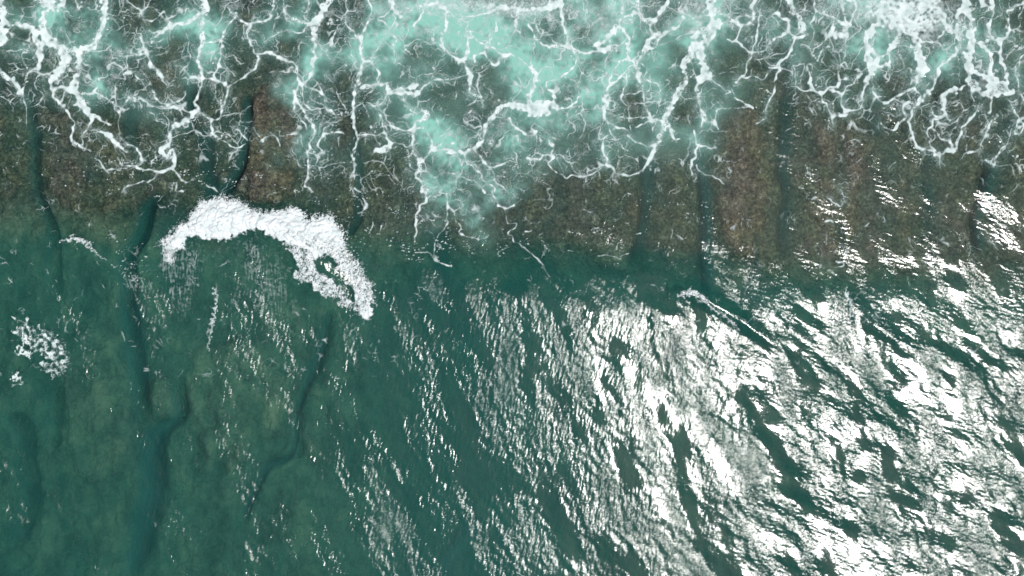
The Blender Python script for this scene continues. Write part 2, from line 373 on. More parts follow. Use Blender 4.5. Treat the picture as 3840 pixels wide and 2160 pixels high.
R3 = """30 36 44 34 26 34 14 10 10 8: 215,-20 220,100 230,200 180,280 140,380 150,480 180,560 120,620 110,720 140,840 180,910 240,930
34 24 28: 240,200 120,250 80,360 20,470 0,500
18: 0,500 20,560 10,640
7: 150,850 150,950
7: 250,840 240,930 260,970
5: 190,560 260,640 350,690 330,710
7: 400,740 460,780 530,820
4: 260,820 400,810 520,820
5 6 14 18 14: 370,-10 350,110 380,160 440,190 520,180 530,60 550,-20
6: 290,110 350,110
6: 270,200 330,170 400,170
7: 580,80 570,200 550,290 520,390
8: 440,200 430,240 400,300
6 9 8 7 12: 330,300 400,310 460,360 510,400 520,430 480,480 480,540 430,590 400,620
6 9 16 8: 510,400 620,380 660,330 720,280 800,240 800,160 740,130 700,100
4: 650,380 650,430 560,450
5: 440,590 560,590 600,600 640,560
20 16 22 22 10 9 12 10 8 5: 800,-20 830,60 880,140 900,220 920,270 850,290 820,350 780,430 720,480 730,540 690,610 690,690 640,790 630,840
5: 720,510 650,510
5: 630,880 600,910 550,930
8 8 5 4: 990,-20 1000,90 970,170 990,240 980,310 940,370
8 16: 1010,90 1080,120 1170,150 1220,200
5: 1120,-10 1120,60 1070,90
10 14: 1200,-10 1210,100 1220,180 1230,230
22 12 10 22: 1240,-10 1300,20 1290,110 1240,200 1220,270
9 20 28: 1140,150 1140,230 1120,265 1230,265
5: 1230,280 1220,430
6 5 12 10 14 12 6 4: 1250,500 1220,475 1180,500 1170,570 1190,610 1160,650 1100,670 1040,700 980,680 960,580 940,530 940,480 970,490 975,560
6: 1200,590 1250,590
6: 1110,350 1060,370 1010,460
5: 830,490 850,580 850,640 890,680 940,680
8: 1040,700 1060,770 1110,830 1130,880 1140,940
12: 1140,870 1230,860
5: 1120,690 1190,710 1200,800 1230,840
7: 1210,800 1240,830 1340,820 1360,740 1370,640 1400,570
7: 1190,710 1240,660 1290,630 1350,560
16 34 26 20 20 34 44: 1380,640 1430,520 1390,440 1390,380 1370,320 1400,260 1460,200 1500,130
14 20 18 22 30: 1400,330 1440,400 1500,410 1560,380 1610,310 1640,250 1650,180
12: 1460,420 1470,500 1550,490
8: 1560,400 1560,460
4: 1555,490 1555,600 1530,620
60 64 60: 1500,60 1600,110 1700,100 1800,40 1880,-10
26: 1440,20 1560,100
60: 1700,180 1640,190
32 34 32 34 20: 1720,250 1760,330 1790,430 1800,520 1780,620
18: 1800,520 1850,530
16 14: 1880,30 1960,90 1970,150 1930,170
22 28 20 22: 1960,150 2000,210 2070,230 2090,160 2070,110 2120,60 2140,-20
10: 1800,310 1900,320 1950,260 2000,210
26 22 14 12 14 14 16 12 10 9 8 9 18 22 10 10 8 6: 2080,230 2090,330 2060,400 1990,460 1940,510 1920,560 1890,610 1870,680 1800,760 1740,820 1710,900 1720,970 1740,1050 1770,1110 1860,1140 1930,1160 2000,1130 2060,1120 2080,1050 2120,950 2190,870 2260,790
9 5: 1930,1160 1940,1230
10 18: 2010,1040 2040,1110
28 30 34 30 28 34 22: 2140,30 2170,180 2180,300 2160,400 2160,530 2180,640 2260,700 2350,700 2410,690 2480,690
14 12 14 16 12 8 10 12: 2330,-20 2340,90 2310,170 2330,290 2390,310 2450,270 2460,200 2450,100 2520,50 2590,10
18: 2330,290 2260,320 2190,330
26: 2250,20 2310,60
16 14 22: 2390,310 2400,440 2450,560 2430,660
14: 2250,340 2320,400 2330,470 2310,560 2360,620 2400,660
14: 2210,540 2280,580 2350,620
44: 2350,640 2400,650
9: 2330,710 2330,780 2310,840
8: 2370,880 2310,950 2280,1040 2240,1090 2230,1140 2140,1150
12 22 18 14 8: 2140,650 2050,680 1980,710 1970,790 1980,870 2020,900
8: 1870,810 1890,870 1960,880
6: 1980,880 1900,910 1840,1000 1870,1040
6: 1890,960 1920,1010 1950,1060 2010,1060
6: 1860,1070 1880,1120 1930,1150
8 10 12 5: 1720,770 1660,800 1680,890 1640,920 1610,970 1560,980 1500,930
9 8 10 6: 1430,600 1440,690 1480,750 1520,780 1600,740 1690,690 1760,640
12: 1740,680 1790,720 1780,750
8: 2590,390 2530,470 2520,600 2540,700 2590,780
8: 2480,790 2530,900 2500,980 2550,1010 2560,920
7: 2430,1100 2360,1190 2350,1240 2280,1210
9 6: 80,990 100,1080 90,1180 60,1240 70,1310
7: 110,1090 180,1110 240,1130 265,1070
4: 100,1250 160,1320 250,1340 310,1380"""
R5 = """12 9 10 6: 650,-20 640,60 590,120 560,230 570,300 550,380
4: 600,180 700,215
4 5 3 7: 800,0 800,120 790,260 720,340 710,470 750,540 830,560
4 5: 800,100 850,150 850,200 910,270 900,310 1000,345 1090,350 1110,325
4: 890,50 920,110 850,140
9 8: 1130,-20 1140,20 1170,70 1230,120 1300,100
4 4: 1230,130 1260,230 1320,240 1310,270 1270,300 1310,370 1380,430 1480,500 1530,580 1570,640
8: 110,-20 170,30 180,130 130,160
5: 230,230 210,320
5: 310,260 300,320
4: 560,450 680,470 720,520
6: 1390,300 1430,280
4: 1830,140 1890,140
4: 2230,320 2260,320
3: 1940,490 1980,478 2100,485 2170,470
4: 40,140 45,155"""
R6 = """6: 1190,-20 1220,50 1190,100 1130,90 1120,50 1090,40
7: 1080,220 1130,230
5: 1160,510 1210,560 1150,570
4: 2300,370 2350,390 2380,440
3: 1085,300 1090,410"""
BANDS = parse((0, 0), R1) + parse((1280, 0), R2) + parse((2560, 0), R3) + parse((1280, 720), R5) + parse((2560, 720), R6)

PLUMES = [(290,40,120,110,0,1.),(400,210,130,120,0,.7),(300,270,120,90,0,.75),(200,190,60,70,0,.5),(420,290,60,40,0,.6),(60,60,90,80,0,.3),
 (850,70,110,120,0,1.),(790,150,60,120,0,.6),(1130,200,70,260,0,.75),(1170,60,90,90,0,.8),(1170,480,60,200,0,.7),(1270,330,50,80,0,.45),
 (1450,80,180,90,0,.8),(1650,50,260,80,0,1.),(1900,110,220,110,0,.9),(1830,170,140,80,0,.8),(2000,50,220,70,0,.9),(1500,210,150,120,0,.5),(1700,210,120,100,0,.6),
 (2220,130,110,170,0,.8),(2000,300,90,80,0,.9),(1960,380,120,70,0,.9),(1780,430,190,60,10,.95),(1690,520,120,80,0,.8),(1715,650,130,100,0,2.2),(1760,740,110,60,0,.6),
 (2190,270,140,140,0,.75),(2150,400,120,100,0,.7),(2290,180,130,110,0,.7),(2255,360,60,170,0,.8),(2350,60,160,80,0,.4),(2150,560,170,90,0,.45),(1900,560,140,70,0,.5),
 (2560,110,60,130,0,.9),(2480,420,70,130,20,.6),(2640,90,60,170,0,.9),(2720,60,120,110,0,.6),(2620,430,60,100,0,.5),(3230,90,60,120,10,1.),(3350,40,200,80,0,.9),(3480,120,150,130,0,.6),
 (3390,280,60,90,0,.9),(3540,160,120,90,0,.6),(3700,230,80,90,0,.45),(3750,60,50,100,0,.6),(3120,80,100,90,0,.55),(1400,430,60,160,0,.3),(2960,130,120,110,0,.4),(1090,360,60,60,0,.2),(3860,260,60,160,0,.3),
 (1740,740,140,100,0,1.6),(1200,60,1000,110,0,.22),(2500,60,900,110,0,.30),(3500,180,350,170,0,.25),(350,200,300,200,0,.22),(560,640,90,70,0,.12),(1250,560,60,100,0,.4),(640,240,260,220,0,.16),(1330,160,200,200,0,.3),(3060,240,160,130,0,.3)]
CLEAR = [(1010,420,75,230,0,1.),(600,200,50,110,0,.7),(1080,130,60,80,0,.7),(2700,190,80,60,0,1.),(2790,500,190,210,0,.9),(3500,300,70,80,-30,.8),(2830,420,90,120,0,.9),(1870,300,60,60,0,.6),
         (1640,330,60,90,0,.5),(200,600,240,170,0,.8),(3000,600,160,140,0,.7),(3780,300,60,120,0,.6),(300,820,300,160,0,1.),(2500,820,700,150,0,.9),(3500,760,500,130,0,1.)]

# ------------------------------------------------------------------ the sea surface
D = 0.085
m0 = Map(-52.0, 52.0, -31.0, 31.0, D)
GX, GY = m0.GX, m0.GY; ny, nx = GX.shape
def f0(*a, **k): return fftnoise(ny, nx, D, *a, **k)
wx = f0(1/14, 1/5, seed=1)*1.2 + f0(1/4., 1/1.5, seed=2)*.25; wy = f0(1/14, 1/5, seed=3)*1.2 + f0(1/4., 1/1.5, seed=4)*.25
# the line where the swell stands up over the reef edge (its foot), north of it the water is thin
foot = Y(np.interp(GX[0], X([-200, 0, 300, 620, 900, 1200, 1350, 1600, 2000, 2300, 2600, 2900, 3300, 3840]), [815, 825, 850, 850, 850, 880, 910, 935, 955, 980, 1000, 1030, 1060, 1080]))
s = foot[None, :] - (GY + .25*wy)                      # metres south of the foot
swell_h = (1.05 + .2*np.sin(GX*.11))*(1 - .72*sstep(X(1900), X(2900), GX))*sstep(-2.2, 4.5, s)*np.exp(-np.maximum(s - 4.5, 0)/18.0)
south = sstep(-2, 4, s)
Mir = (H*math.cos(SUN_EL)/math.sin(SUN_EL)*math.cos(SUN_AZ), H*math.cos(SUN_EL)/math.sin(SUN_EL)*math.sin(SUN_AZ))
east = sstep(X(1400), X(3300), GX + .8*wx)
# medium swell: long crests running NW-SE in the middle, curling E-W towards the east
mA = f0(1/5.5, 1/2.0, slope=1.6, theta=math.radians(20), spread=3, seed=11)
mB = f0(1/6.5, 1/2.4, slope=1.6, theta=math.radians(62), spread=4, seed=12)
mC = f0(1/16., 1/7., slope=1.0, theta=math.radians(45), spread=2, seed=13)
bl = sstep(X(2300), X(3100), GX + wx) 
med = mA*(1-bl)*.045 + mB*bl*.085 + mC*(.07 + .05*bl)
# ripples, wavelength a hand's breadth to half a metre
rA = f0(1/.58, 1/.28, slope=.6, theta=math.radians(-14), spread=4.0, seed=21)
rB = f0(1/.60, 1/.29, slope=.6, theta=math.radians(65), spread=3.0, seed=22)
rC = f0(1/1.6, 1/.8, slope=.8, theta=math.radians(30), spread=1.5, seed=23)
rip = rA*(1-bl) + rB*bl
gx_, gy_ = np.gradient(rip, D)[::-1]; rms = math.sqrt((gx_**2 + gy_**2).mean()); rip /= rms*1.0
gx_, gy_ = np.gradient(rC, D)[::-1]; rC = rC/math.sqrt((gx_**2 + gy_**2).mean())
GLINT = [(1600,1090,130,110,0,.6),(1570,1050,60,80,0,.5),(1840,1090,90,120,0,.8),(2230,1085,190,70,-12,.45),(1960,1250,90,160,-15,.5),(2080,1320,80,150,-20,.3),(2200,1400,120,160,-30,.4),(1870,1480,60,150,0,.7),
 (2100,1680,180,170,-40,.5),(1500,2030,110,210,35,1.),(1440,1720,60,120,0,.7),(1810,1880,50,110,15,.9),(2000,2050,80,160,35,.8),(2350,1900,90,230,35,.8),
 (3500,960,320,110,-25,.8),(3400,1150,170,45,-8,1.),(3760,820,110,110,0,.9),(3200,1010,170,110,0,.6),(2850,480,200,200,0,.22),(3030,490,80,40,0,.5),(3350,600,180,200,0,.2),(2650,1000,120,50,20,.5),(3620,730,200,60,0,.4),
 (560,1080,60,140,30,.5),(650,1120,60,110,0,.6),(960,1130,70,170,0,.5),(1080,1200,60,120,0,.5),(1330,1310,60,120,0,.7),(880,1380,30,100,0,.6),(340,1300,40,150,0,.4),(430,1440,40,90,0,.4),(30,1800,40,100,0,.9),(80,1880,30,80,0,.6),
 (1120,1420,40,200,0,.4),(960,2070,50,60,0,.5),(1090,1900,60,70,0,.5),(780,1640,200,300,0,.18),(1620,1380,70,150,0,.6),(1130,1330,30,90,0,.6),(1310,2060,500,120,0,.2),(240,1200,60,150,25,.4)]
CALM = [(2180,1560,90,60,-30,.5),(2450,1560,60,60,0,.5),(2150,1850,120,60,-35,.6),(2420,2060,60,90,-30,.6),(2600,1640,50,90,-30,.5),(1450,1480,130,90,0,.8),(1400,1250,70,100,0,.7),(1700,1190,70,60,0,.5),(1850,1800,160,90,0,.8),(2350,1250,60,80,0,.5),(1650,2050,120,100,0,.7),(2300,1740,120,60,-30,.6),(3000,950,200,70,0,.5),
        (3480,1080,200,40,-10,.7),(3300,1300,150,40,-35,.6),(3530,1500,200,40,-40,.7),(2760,1560,50,120,0,.8),(3120,1720,60,150,-20,.5),(3250,2080,110,80,0,.7),(2250,1150,60,50,0,.3)]
gsum = ellipses(GX + .35*wx, GY + .35*wy, GLINT); calm = ellipses(GX + .3*wx, GY + .3*wy, CALM)
patch = f0(1/9., 1/2.5, slope=1.0, theta=math.radians(25), spread=2.5, seed=31)
foamzone = sstep(3.0, -6.0, s)
tm = np.hypot(GX - Mir[0], GY - Mir[1])/(2*H)
base = (.072 + .028*sstep(.15, .30, tm))*(.26 + .74*sstep(-3.5, 0, s))*(.45 + .55*sstep(X(900), X(2300), GX))
sig = base*(.80 + .42*np.clip(patch, -1.5, 2.0)) + .52*tm*np.clip(gsum, 0, 1.2)*sstep(.02, .16, tm)*(.85 + .3*patch)
sig = np.clip(sig*(1 - .75*np.clip(calm, 0, 1)), .006, .22)
medamp = .52*(.20 + .80*south)*(.22 + .93*sstep(X(1300), X(3300), GX))*(1 - .8*np.clip(calm, 0, 1))
h = swell_h + med*medamp + rip*sig + rC*sig*.7
# the back of the breaking wave: its body stands up under the white water
bw = ellipses(GX, GY, [(820, 850, 260, 75, 0, 1.1), (1060, 860, 190, 90, -25, 1.0), (1220, 980, 90, 110, -60, .8), (820, 960, 300, 150, 0, .45)])
h += bw*.9
h += ellipses(GX + .3*wx, GY + .3*wy, [(3790, 740, 200, 120, 0, .14), (3420, 1090, 210, 60, -8, .12), (2240, 1035, 190, 60, -8, .12), (3560, 980, 260, 80, -15, .12)])
h += .35*np.exp(-((GY - np.interp(GX, X([180, 350, 470]), Y([890, 930, 990])))/.8)**2)*sstep(X(150), X(230), GX)*sstep(X(520), X(400), GX)
h += .35*np.exp(-((GY - np.interp(GX, X([2520, 2620, 2760, 2900]), Y([1085, 1105, 1190, 1290])))/.9)**2)*sstep(X(2480), X(2560), GX)*sstep(X(3000), X(2760), GX)

# ------------------------------------------------------------------ seabed channels and slabs in image coordinates (same raster, coarser use)
GULLY = [(18, 1.6, '90,300 110,440 120,600 150,740 180,830 185,1000 180,1150'), (20, 1.8, '690,60 705,260 715,420 700,520'), (26, 2.2, '925,300 920,450 895,560 860,680 800,760 790,900'),
 (30, 2.2, '590,700 530,830 480,1000 475,1150 495,1320 515,1500 530,1600'), (55, 2.4, '540,1600 560,1750 550,1900 500,2050 480,2200'), (22, 1.8, '660,1380 670,1540 630,1640 560,1700'),
 (24, 2.6, '2640,480 2640,750 2645,900 2655,1020 2660,1100'), (20, 1.8, '1250,1150 1180,1350 1115,1480 1090,1620 990,1760 920,1900 900,2080'), (45, 1.8, '2625,1170 2570,1300 2545,1420'),
 (40, 2.2, '1790,1960 1700,2080 1640,2200'), (22, 1.8, '3745,620 3690,780 3665,920'), (14, 1.5, '3155,840 3165,980'), (12, 1.2, '2845,850 2835,1120'), (16, 1.2, '1335,450 1325,800 1300,900'),
 (40, 1.3, '745,480 770,620 780,800'), (60, 1.2, '1640,860 1660,980 1640,1100'), (30, 1.2, '2960,250 2950,700 2960,1000'), (40, 1.2, '2440,560 2400,1000'), (35, 1.0, '480,330 490,600'),
 (60, 1.2, '0,1560 60,1640 90,1900 30,2160'), (25, 1.0, '200,1400 170,1700'), (22, 1.0, '560,1650 620,1640'), (30, .9, '3480,560 3500,860'), (25, 1., '1100,1700 1120,1560'), (30, 1., '3280,380 3300,480')]
SLABS = [('1010,260 940,330 930,470 890,560 880,700 930,780 1040,790 1110,740 1120,600 1110,420 1090,280 1050,250', .85, 'long brown coral slab between two dark channels just north of the breaking wave'),
 ('590,150 560,250 570,380 600,420 690,360 690,200 650,140', .6, 'small rounded brown reef knoll under the foam lace west of the dark slot'),
 ('2680,420 2670,600 2680,780 2700,960 2850,980 2900,800 2880,560 2850,400 2760,350', .65, 'wide russet reef slab east of the straight narrow channel'),
 ('160,420 150,600 190,760 400,800 520,690 470,480 330,400', .35, 'broad olive reef flat in the north west, split by a channel'),
 ('3000,420 2990,640 3010,900 3100,980 3220,900 3250,600 3180,430', .4, 'greenish brown reef slab south of the foam loops'),
 ('540,1440 530,1560 560,1640 640,1600 650,1440 600,1400', .8, 'small pale reef block in the fork of two channels'),
 ('200,1400 210,1700 300,1800 450,1800 500,1600 460,1400 350,1300', .6, 'mossy reef mound west of the forked channel'),
 ('700,1350 690,1600 760,1800 900,1750 1040,1580 1080,1400 900,1250', .6, 'mossy reef mound east of the forked channel')]
def pl(txt): return [(float(X(a.split(',')[0])), float(Y(a.split(',')[1]))) for a in txt.split()]
mb = Map(-60.0, 60.0, -37.0, 37.0, .2)
bny, bnx = mb.GX.shape
def fb(*a, **k): return fftnoise(bny, bnx, .2, *a, **k)
bwx, bwy = fb(1/12., 1/4., slope=1., seed=41)*.16, fb(1/12., 1/4., slope=1., seed=42)*.5
BX, BY = mb.GX + bwx, mb.GY + bwy
b_foot = np.interp(mb.GX[0], m0.xs, foot); bs = b_foot[None, :] - BY
bed = -1.15 - .55*sstep(0, 8, bs) - .035*np.maximum(bs, 0) - .35*sstep(X(1300), X(1700), BX)*sstep(0, 6, bs)
bed -= .8*sstep(X(1150), X(1400), BX)*sstep(-2.5, 1.5, bs) + .6*sstep(X(1500), X(1900), BX)*sstep(-2.5, 1.5, bs) + 1.8*sstep(X(1200), X(2000), BX)*sstep(0, 7, bs)
ridge = fb(1/9., 1/2.2, slope=.9, theta=0.0, spread=9, seed=43)        # north-south ridges
bed += .10*ridge + .16*fb(1/6., 1/1.5, slope=1.1, seed=44) + .06*fb(1/1.4, 1/.6, slope=.5, seed=45)
gully_shade = np.zeros_like(bed)  # mask of the shade painted into the channel floors
for wd, dp, txt in GULLY:
    wd *= .64
    d, par = seg_dist(BX, BY, catmull(pl(txt)))
    bed -= dp*np.exp(-(d/(wd/40.0))**2.5 if False else -np.power(d/(wd/40.0), 2.0))*sstep(0, .12, par)*sstep(1.0, .85, par)
    gully_shade = np.maximum(gully_shade, sstep(1.05, .35, d/(wd/40.0))*sstep(0, .12, par)*sstep(1.0, .85, par)*min(1, dp/2.0))
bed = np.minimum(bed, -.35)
gully_shade = np.clip(gully_shade, 0, 1)

thick = np.clip(h - mb.look(bed, GX, GY) , .2, 12)
slab_lift = np.zeros_like(bed)
for txt, up, lab in SLABS:
    sd = poly_sd(BX, BY, pl(txt)); slab_lift = np.maximum(slab_lift, up*sstep(.3, -.9, sd))
thick = np.clip(thick - mb.look(slab_lift, GX, GY), .2, 12)
turb = np.clip(1 - np.exp(-np.maximum(thick - .4, 0)*.19), .03, .97)*(1 - .38*sstep(X(1300), X(2600), GX)*sstep(0, 6, s))
zone_haze = ellipses(GX + .8*wx, GY + .6*wy, PLUMES); zone_haze = 1.12*(1 - np.exp(-1.05*zone_haze))
nband = np.zeros_like(GX)
pn = f0(1/8., 1/2., slope=2., seed=51)
pn2 = f0(1/2.5, 1/.6, slope=.8, seed=52)
bub0 = np.clip(zone_haze*(.74 + .20*pn), 0, 1.15)
surf = sstep(-2.0, -16, s)

# ------------------------------------------------------------------ foam raster
FD = .0625
mf = Map(-50.5, 50.5, float(Y(1420)), 29.6, FD)
FX, FY = mf.GX, mf.GY; fy_, fx_ = FX.shape
def ff(*a, **k): return fftnoise(fy_, fx_, FD, *a, **k)
n_a, n_b = ff(1/2.4, 1/.9, slope=.5, seed=61), ff(1/2.4, 1/.9, slope=.5, seed=62)
n_c, n_d = ff(1/.8, 1/.3, slope=.5, seed=63), ff(1/.8, 1/.3, slope=.5, seed=64)
WX = FX + .060*n_a + .008*n_c; WY = FY + .060*n_b + .008*n_d
n_w = ff(1/3., 1/.5, slope=.7, seed=65)
KS = .115
acc = np.zeros(FX.shape); 
for ws, pts in BANDS:
    pts = catmull(pts, 3); P = np.array(pts); mg = 1.3
    i0 = max(0, int((P[:, 0].min() - mg - mf.x0)/FD)); i1 = min(fx_, int((P[:, 0].max() + mg - mf.x0)/FD) + 2)
    j0 = max(0, int((P[:, 1].min() - mg - mf.y0)/FD)); j1 = min(fy_, int((P[:, 1].max() + mg - mf.y0)/FD) + 2)
    if i1 <= i0 or j1 <= j0: continue
    sl_ = (slice(j0, j1), slice(i0, i1)); d, par = seg_dist(WX[sl_], WY[sl_], pts)
    wv = np.interp(par, np.linspace(0, 1, len(ws)) if len(ws) > 1 else [0], ws)*K/40.0
    wv = wv*(.98 + .30*n_w[sl_]) - .032
    acc[sl_] += np.exp(np.clip(-(d - wv)/KS, -40, 12))
sd = -KS*np.log(acc + 1e-12)                    # smooth union of all bands: fillets where bands meet
haze = m0.look(zone_haze, FX, FY)
sF = m0.look(s, FX, FY)
# fine lace between the bands
zone = sstep(1.5, -9, sF)*.9
hazel = np.clip(haze, 0, 1)
near = np.exp(-np.clip(sd, 0, 9)/.9)
clear = np.clip(ellipses(FX + .3*n_a, FY + .3*n_b, CLEAR, p=1.3), 0, 1)
q1, q2 = ff(1/7., 1/2., slope=1., seed=66), ff(1/4., 1/1., slope=.8, seed=67)
lw1, lw2, lw3, lw4 = ff(1/6., 1/2.2, slope=1., seed=91), ff(1/6., 1/2.2, slope=1., seed=92), ff(1/1.4, 1/.6, slope=.5, seed=93), ff(1/1.4, 1/.6, slope=.5, seed=94)
act = np.clip(.30 + .55*hazel + .45*near + .22*q1, 0, 1.2)*zone*(1 - .92*clear)
LX, LY = FX + .42*lw1 + .06*lw3, FY + .42*lw2 + .06*lw4
e1 = voronoi(LX*1.0, LY*.8, 2.3, 1); e2 = voronoi(LX + 40, LY*1.15 + 7, 1.25, 2); e3 = voronoi(LX*.8 + 11, LY*1.7, .8, 3)
l1 = sstep(.16 + .06*n_w, .0, e1)*np.clip(act*1.3 - .22 + .3*q2, 0, .8)
l2 = sstep(.10, .0, e2)*np.clip(act*1.2 - .38 + .35*q1, 0, .55)
l3 = sstep(.09, .0, e3)*np.clip(act*1.1 - .60 + .35*q2, 0, .35)
st_ = sstep(.085, -.075, sd)
core = st_*(.92 + .16*n_w)
# torn holes inside the wide bands
e4 = voronoi(FX + .2*n_c, FY + .2*n_d, .42, 4)
hole = sstep(.9, 1.7, q2 + .35*n_w)*sstep(.05, .16, e4)
core = core*(1 - .8*hole)
fring = sstep(.75, .0, sd)*np.clip(.45 + .3*n_a + .2*n_c, 0, 1)*.34*zone*sstep(-.1, .5, hazel + .3*q1 + .25)
sn = ff(1/.9, 1/.25, slope=.2, theta=0.0, spread=14, seed=69)
glint_zone = np.clip(ellipses(FX, FY, [(680, 1060, 60, 130, 0, 1.), (730, 980, 50, 90, 0, .6), (960, 1000, 45, 130, 0, .8), (1030, 1080, 60, 130, 0, 1.), (860, 950, 120, 70, 0, .35), (1120, 1190, 40, 60, 0, .5), (640, 980, 30, 50, 0, .8)], p=1.4), 0, 1)
streak = np.clip(.10 + .07*sn + .07*n_w + .05*n_c, 0, .4)*glint_zone  # faint foam cover stands in for fine glints on the wave's back
cells = .35 + 1.0*sstep(.16, .0, e4 + .04*n_w)
fring = fring*cells
film = .95*cells*hazel*np.clip(.12 + .14*q2 + .10*n_a + .06*n_c + .40*sstep(Y(170), Y(0), FY)*sstep(X(1250), X(1500), FX)*sstep(X(3700), X(3400), FX), 0, .7)*zone
den = np.maximum.reduce([core, l1, l2, l3, fring, streak, film])
dens_bit = ellipses(FX, FY, [(3370, 30, 190, 60, 0, .9), (3420, 90, 90, 60, 0, .8), (3460, 60, 60, 60, 0, .5), (1700, 15, 260, 30, 0, .5), (1950, 40, 200, 30, 0, .5), (2620, 80, 40, 90, 0, .5), (2260, 100, 60, 60, 0, .35), (3680, 330, 70, 50, 0, .3)])
den = np.maximum(den, np.clip(dens_bit*(.75 + .3*n_w + .15*n_c), 0, 1))
# loose flecks drifting north of and around the swell line
fl = ff(1/.5, 1/.22, slope=0, theta=math.radians(80), spread=1.2, seed=68)
flz = np.clip(ellipses(FX, FY, [(1600, 930, 330, 50, 0, .8), (1650, 860, 200, 60, 0, .6), (600, 640, 500, 80, 0, .55), (1400, 760, 200, 80, 0, .6), (2200, 880, 300, 50, 0, .4), (2500, 770, 300, 80, 0, .3), (3080, 760, 100, 200, 0, .4),
   (350, 900, 120, 60, -30, .3), (480, 960, 60, 80, 30, .7), (540, 1040, 60, 60, 30, .6), (1300, 930, 90, 60, 0, .6), (1880, 600, 130, 60, 0, .8), (1320, 470, 40, 60, 0, .5)]), 0, 1)
den = np.maximum(den, sstep(3.1 - 1.2*flz, 3.7 - 1.2*flz, fl + .5*q2 + .3)*.8*(flz > .12))

def ks(off, sc, txt): return [(float(X(off[0] + float(a.split(',')[0])*sc)), float(Y(off[1] + float(a.split(',')[1])*sc))) for a in txt.split()]
S2 = 850/2566.0
WAVE = ks((600, 720), S2, '60,620 100,540 200,460 300,380 375,350 380,300 430,220 490,120 560,120 640,90 700,70 760,100 860,100 930,140 1030,190 1060,230 1140,240 1200,260 1350,230 1430,230 1530,200 1600,250 1660,310 1790,300 1890,265 1950,290 1990,380 2060,450 2080,560 2130,700 2230,800 2310,930 2380,1060 2420,1200 2400,1330 2380,1449 2290,1440 2270,1340 2250,1250 2215,1100 2130,960 2060,900 2030,800 1950,740 1870,730 1800,740 1760,700 1700,640 1560,620 1440,590 1350,540 1230,460 1100,430 1000,450 830,540 700,530 550,530 330,500 335,560 320,640 200,660 120,650')
TRAIL = ks((600, 720), S2, '1440,590 1700,620 1850,640 1960,700 2060,850 2180,1000 2260,1150 2290,1300 2280,1400 2200,1300 2060,1285 1980,1180 1890,1180 1790,1130 1750,1050 1640,1020 1540,980 1580,900 1570,780 1530,700')
HOLE = ks((600, 720), S2, '1790,790 1870,740 1950,750 2030,840 2060,920 2130,960 2200,1080 2230,1240 2160,1200 2080,1090 1990,990 1900,930 1820,890')
TUFT = ks((600, 720), S2, '60,620 200,640 335,600 330,650 230,680 200,720 180,820 110,800 55,720')
mw = Map(float(X(560)), float(X(1480)), float(Y(1270)), float(Y(690)), .055)
UX, UY = mw.GX, mw.GY; wn = lambda *a, **k: fftnoise(UX.shape[0], UX.shape[1], .055, *a, **k)
a1, a2 = wn(1/1.6, 1/.5, slope=.8, seed=71), wn(1/1.6, 1/.5, slope=.8, seed=72)
a3, a4 = wn(1/.45, 1/.18, slope=.4, seed=73), wn(1/.45, 1/.18, slope=.4, seed=74)
PX, PY = UX + .12*a1 + .05*a3, UY + .12*a2 + .05*a4
ws_ = poly_sd(PX, PY, WAVE); ts_ = poly_sd(PX, PY, TRAIL); hs_ = poly_sd(PX, PY, HOLE); us_ = poly_sd(PX, PY, TUFT)
north = sstep(-.6, .6, UY - np.interp(UX, X([600, 700, 860, 1050, 1150, 1260, 1330, 1420]), Y([940, 880, 860, 850, 900, 960, 1030, 1170])))
edge = ws_ + (.11*a3 + .05*a4)*(.25 + .75*north)
wden = sstep(.20 + .22*north, -.22 - .14*north, edge)*1.35
ve = voronoi(UX + .3*a1 + .1*a3, UY*.55 + .3*a2 + .1*a4, .62, 9)
lat = sstep(.26, .02, ve + .08*a1)
tden = sstep(.14, -.1, ts_ + .06*a3)*np.clip(.12 + .95*lat + .35*a1 + .1*sstep(0, -1.2, ts_ ) , 0, 1.2)*sstep(-.02, .28, hs_ + .12*a1)
tuft = sstep(.1, -.1, us_)*np.clip(.35 + .5*lat + .25*a1, 0, .9)
lump = wn(1/1.5, 1/.4, slope=1.1, seed=75); lump2 = wn(1/4., 1/1.6, slope=.8, seed=76)
uz = m0.look(h, UX, UY)
body_z = .95*sstep(.1, -1.6, ws_)

def foam_sheet(name, mp, dn, z, mat, keepmask, parent=None, minden=.07, origin=None):
    nyy, nxx = dn.shape
    cell = np.maximum.reduce([dn[:-1, :-1], dn[:-1, 1:], dn[1:, :-1], dn[1:, 1:]]) > minden
    cell &= keepmask[:-1, :-1]
    q = grid_quads(nyy, nxx, cell)
    V = np.stack([mp.GX.ravel(), mp.GY.ravel(), z.ravel()], -1)
    V, q, at = compact(V, q, {'cover': dn})
    if len(V) == 0: return None
    if parent is None:
        ctr = V.mean(0) if origin is None else np.array(origin); o = mesh_obj(name, V - ctr, q, mat, at); o.location = Vector([float(c) for c in ctr]); return o
    return mesh_obj(name, V, q, mat, at, parent)

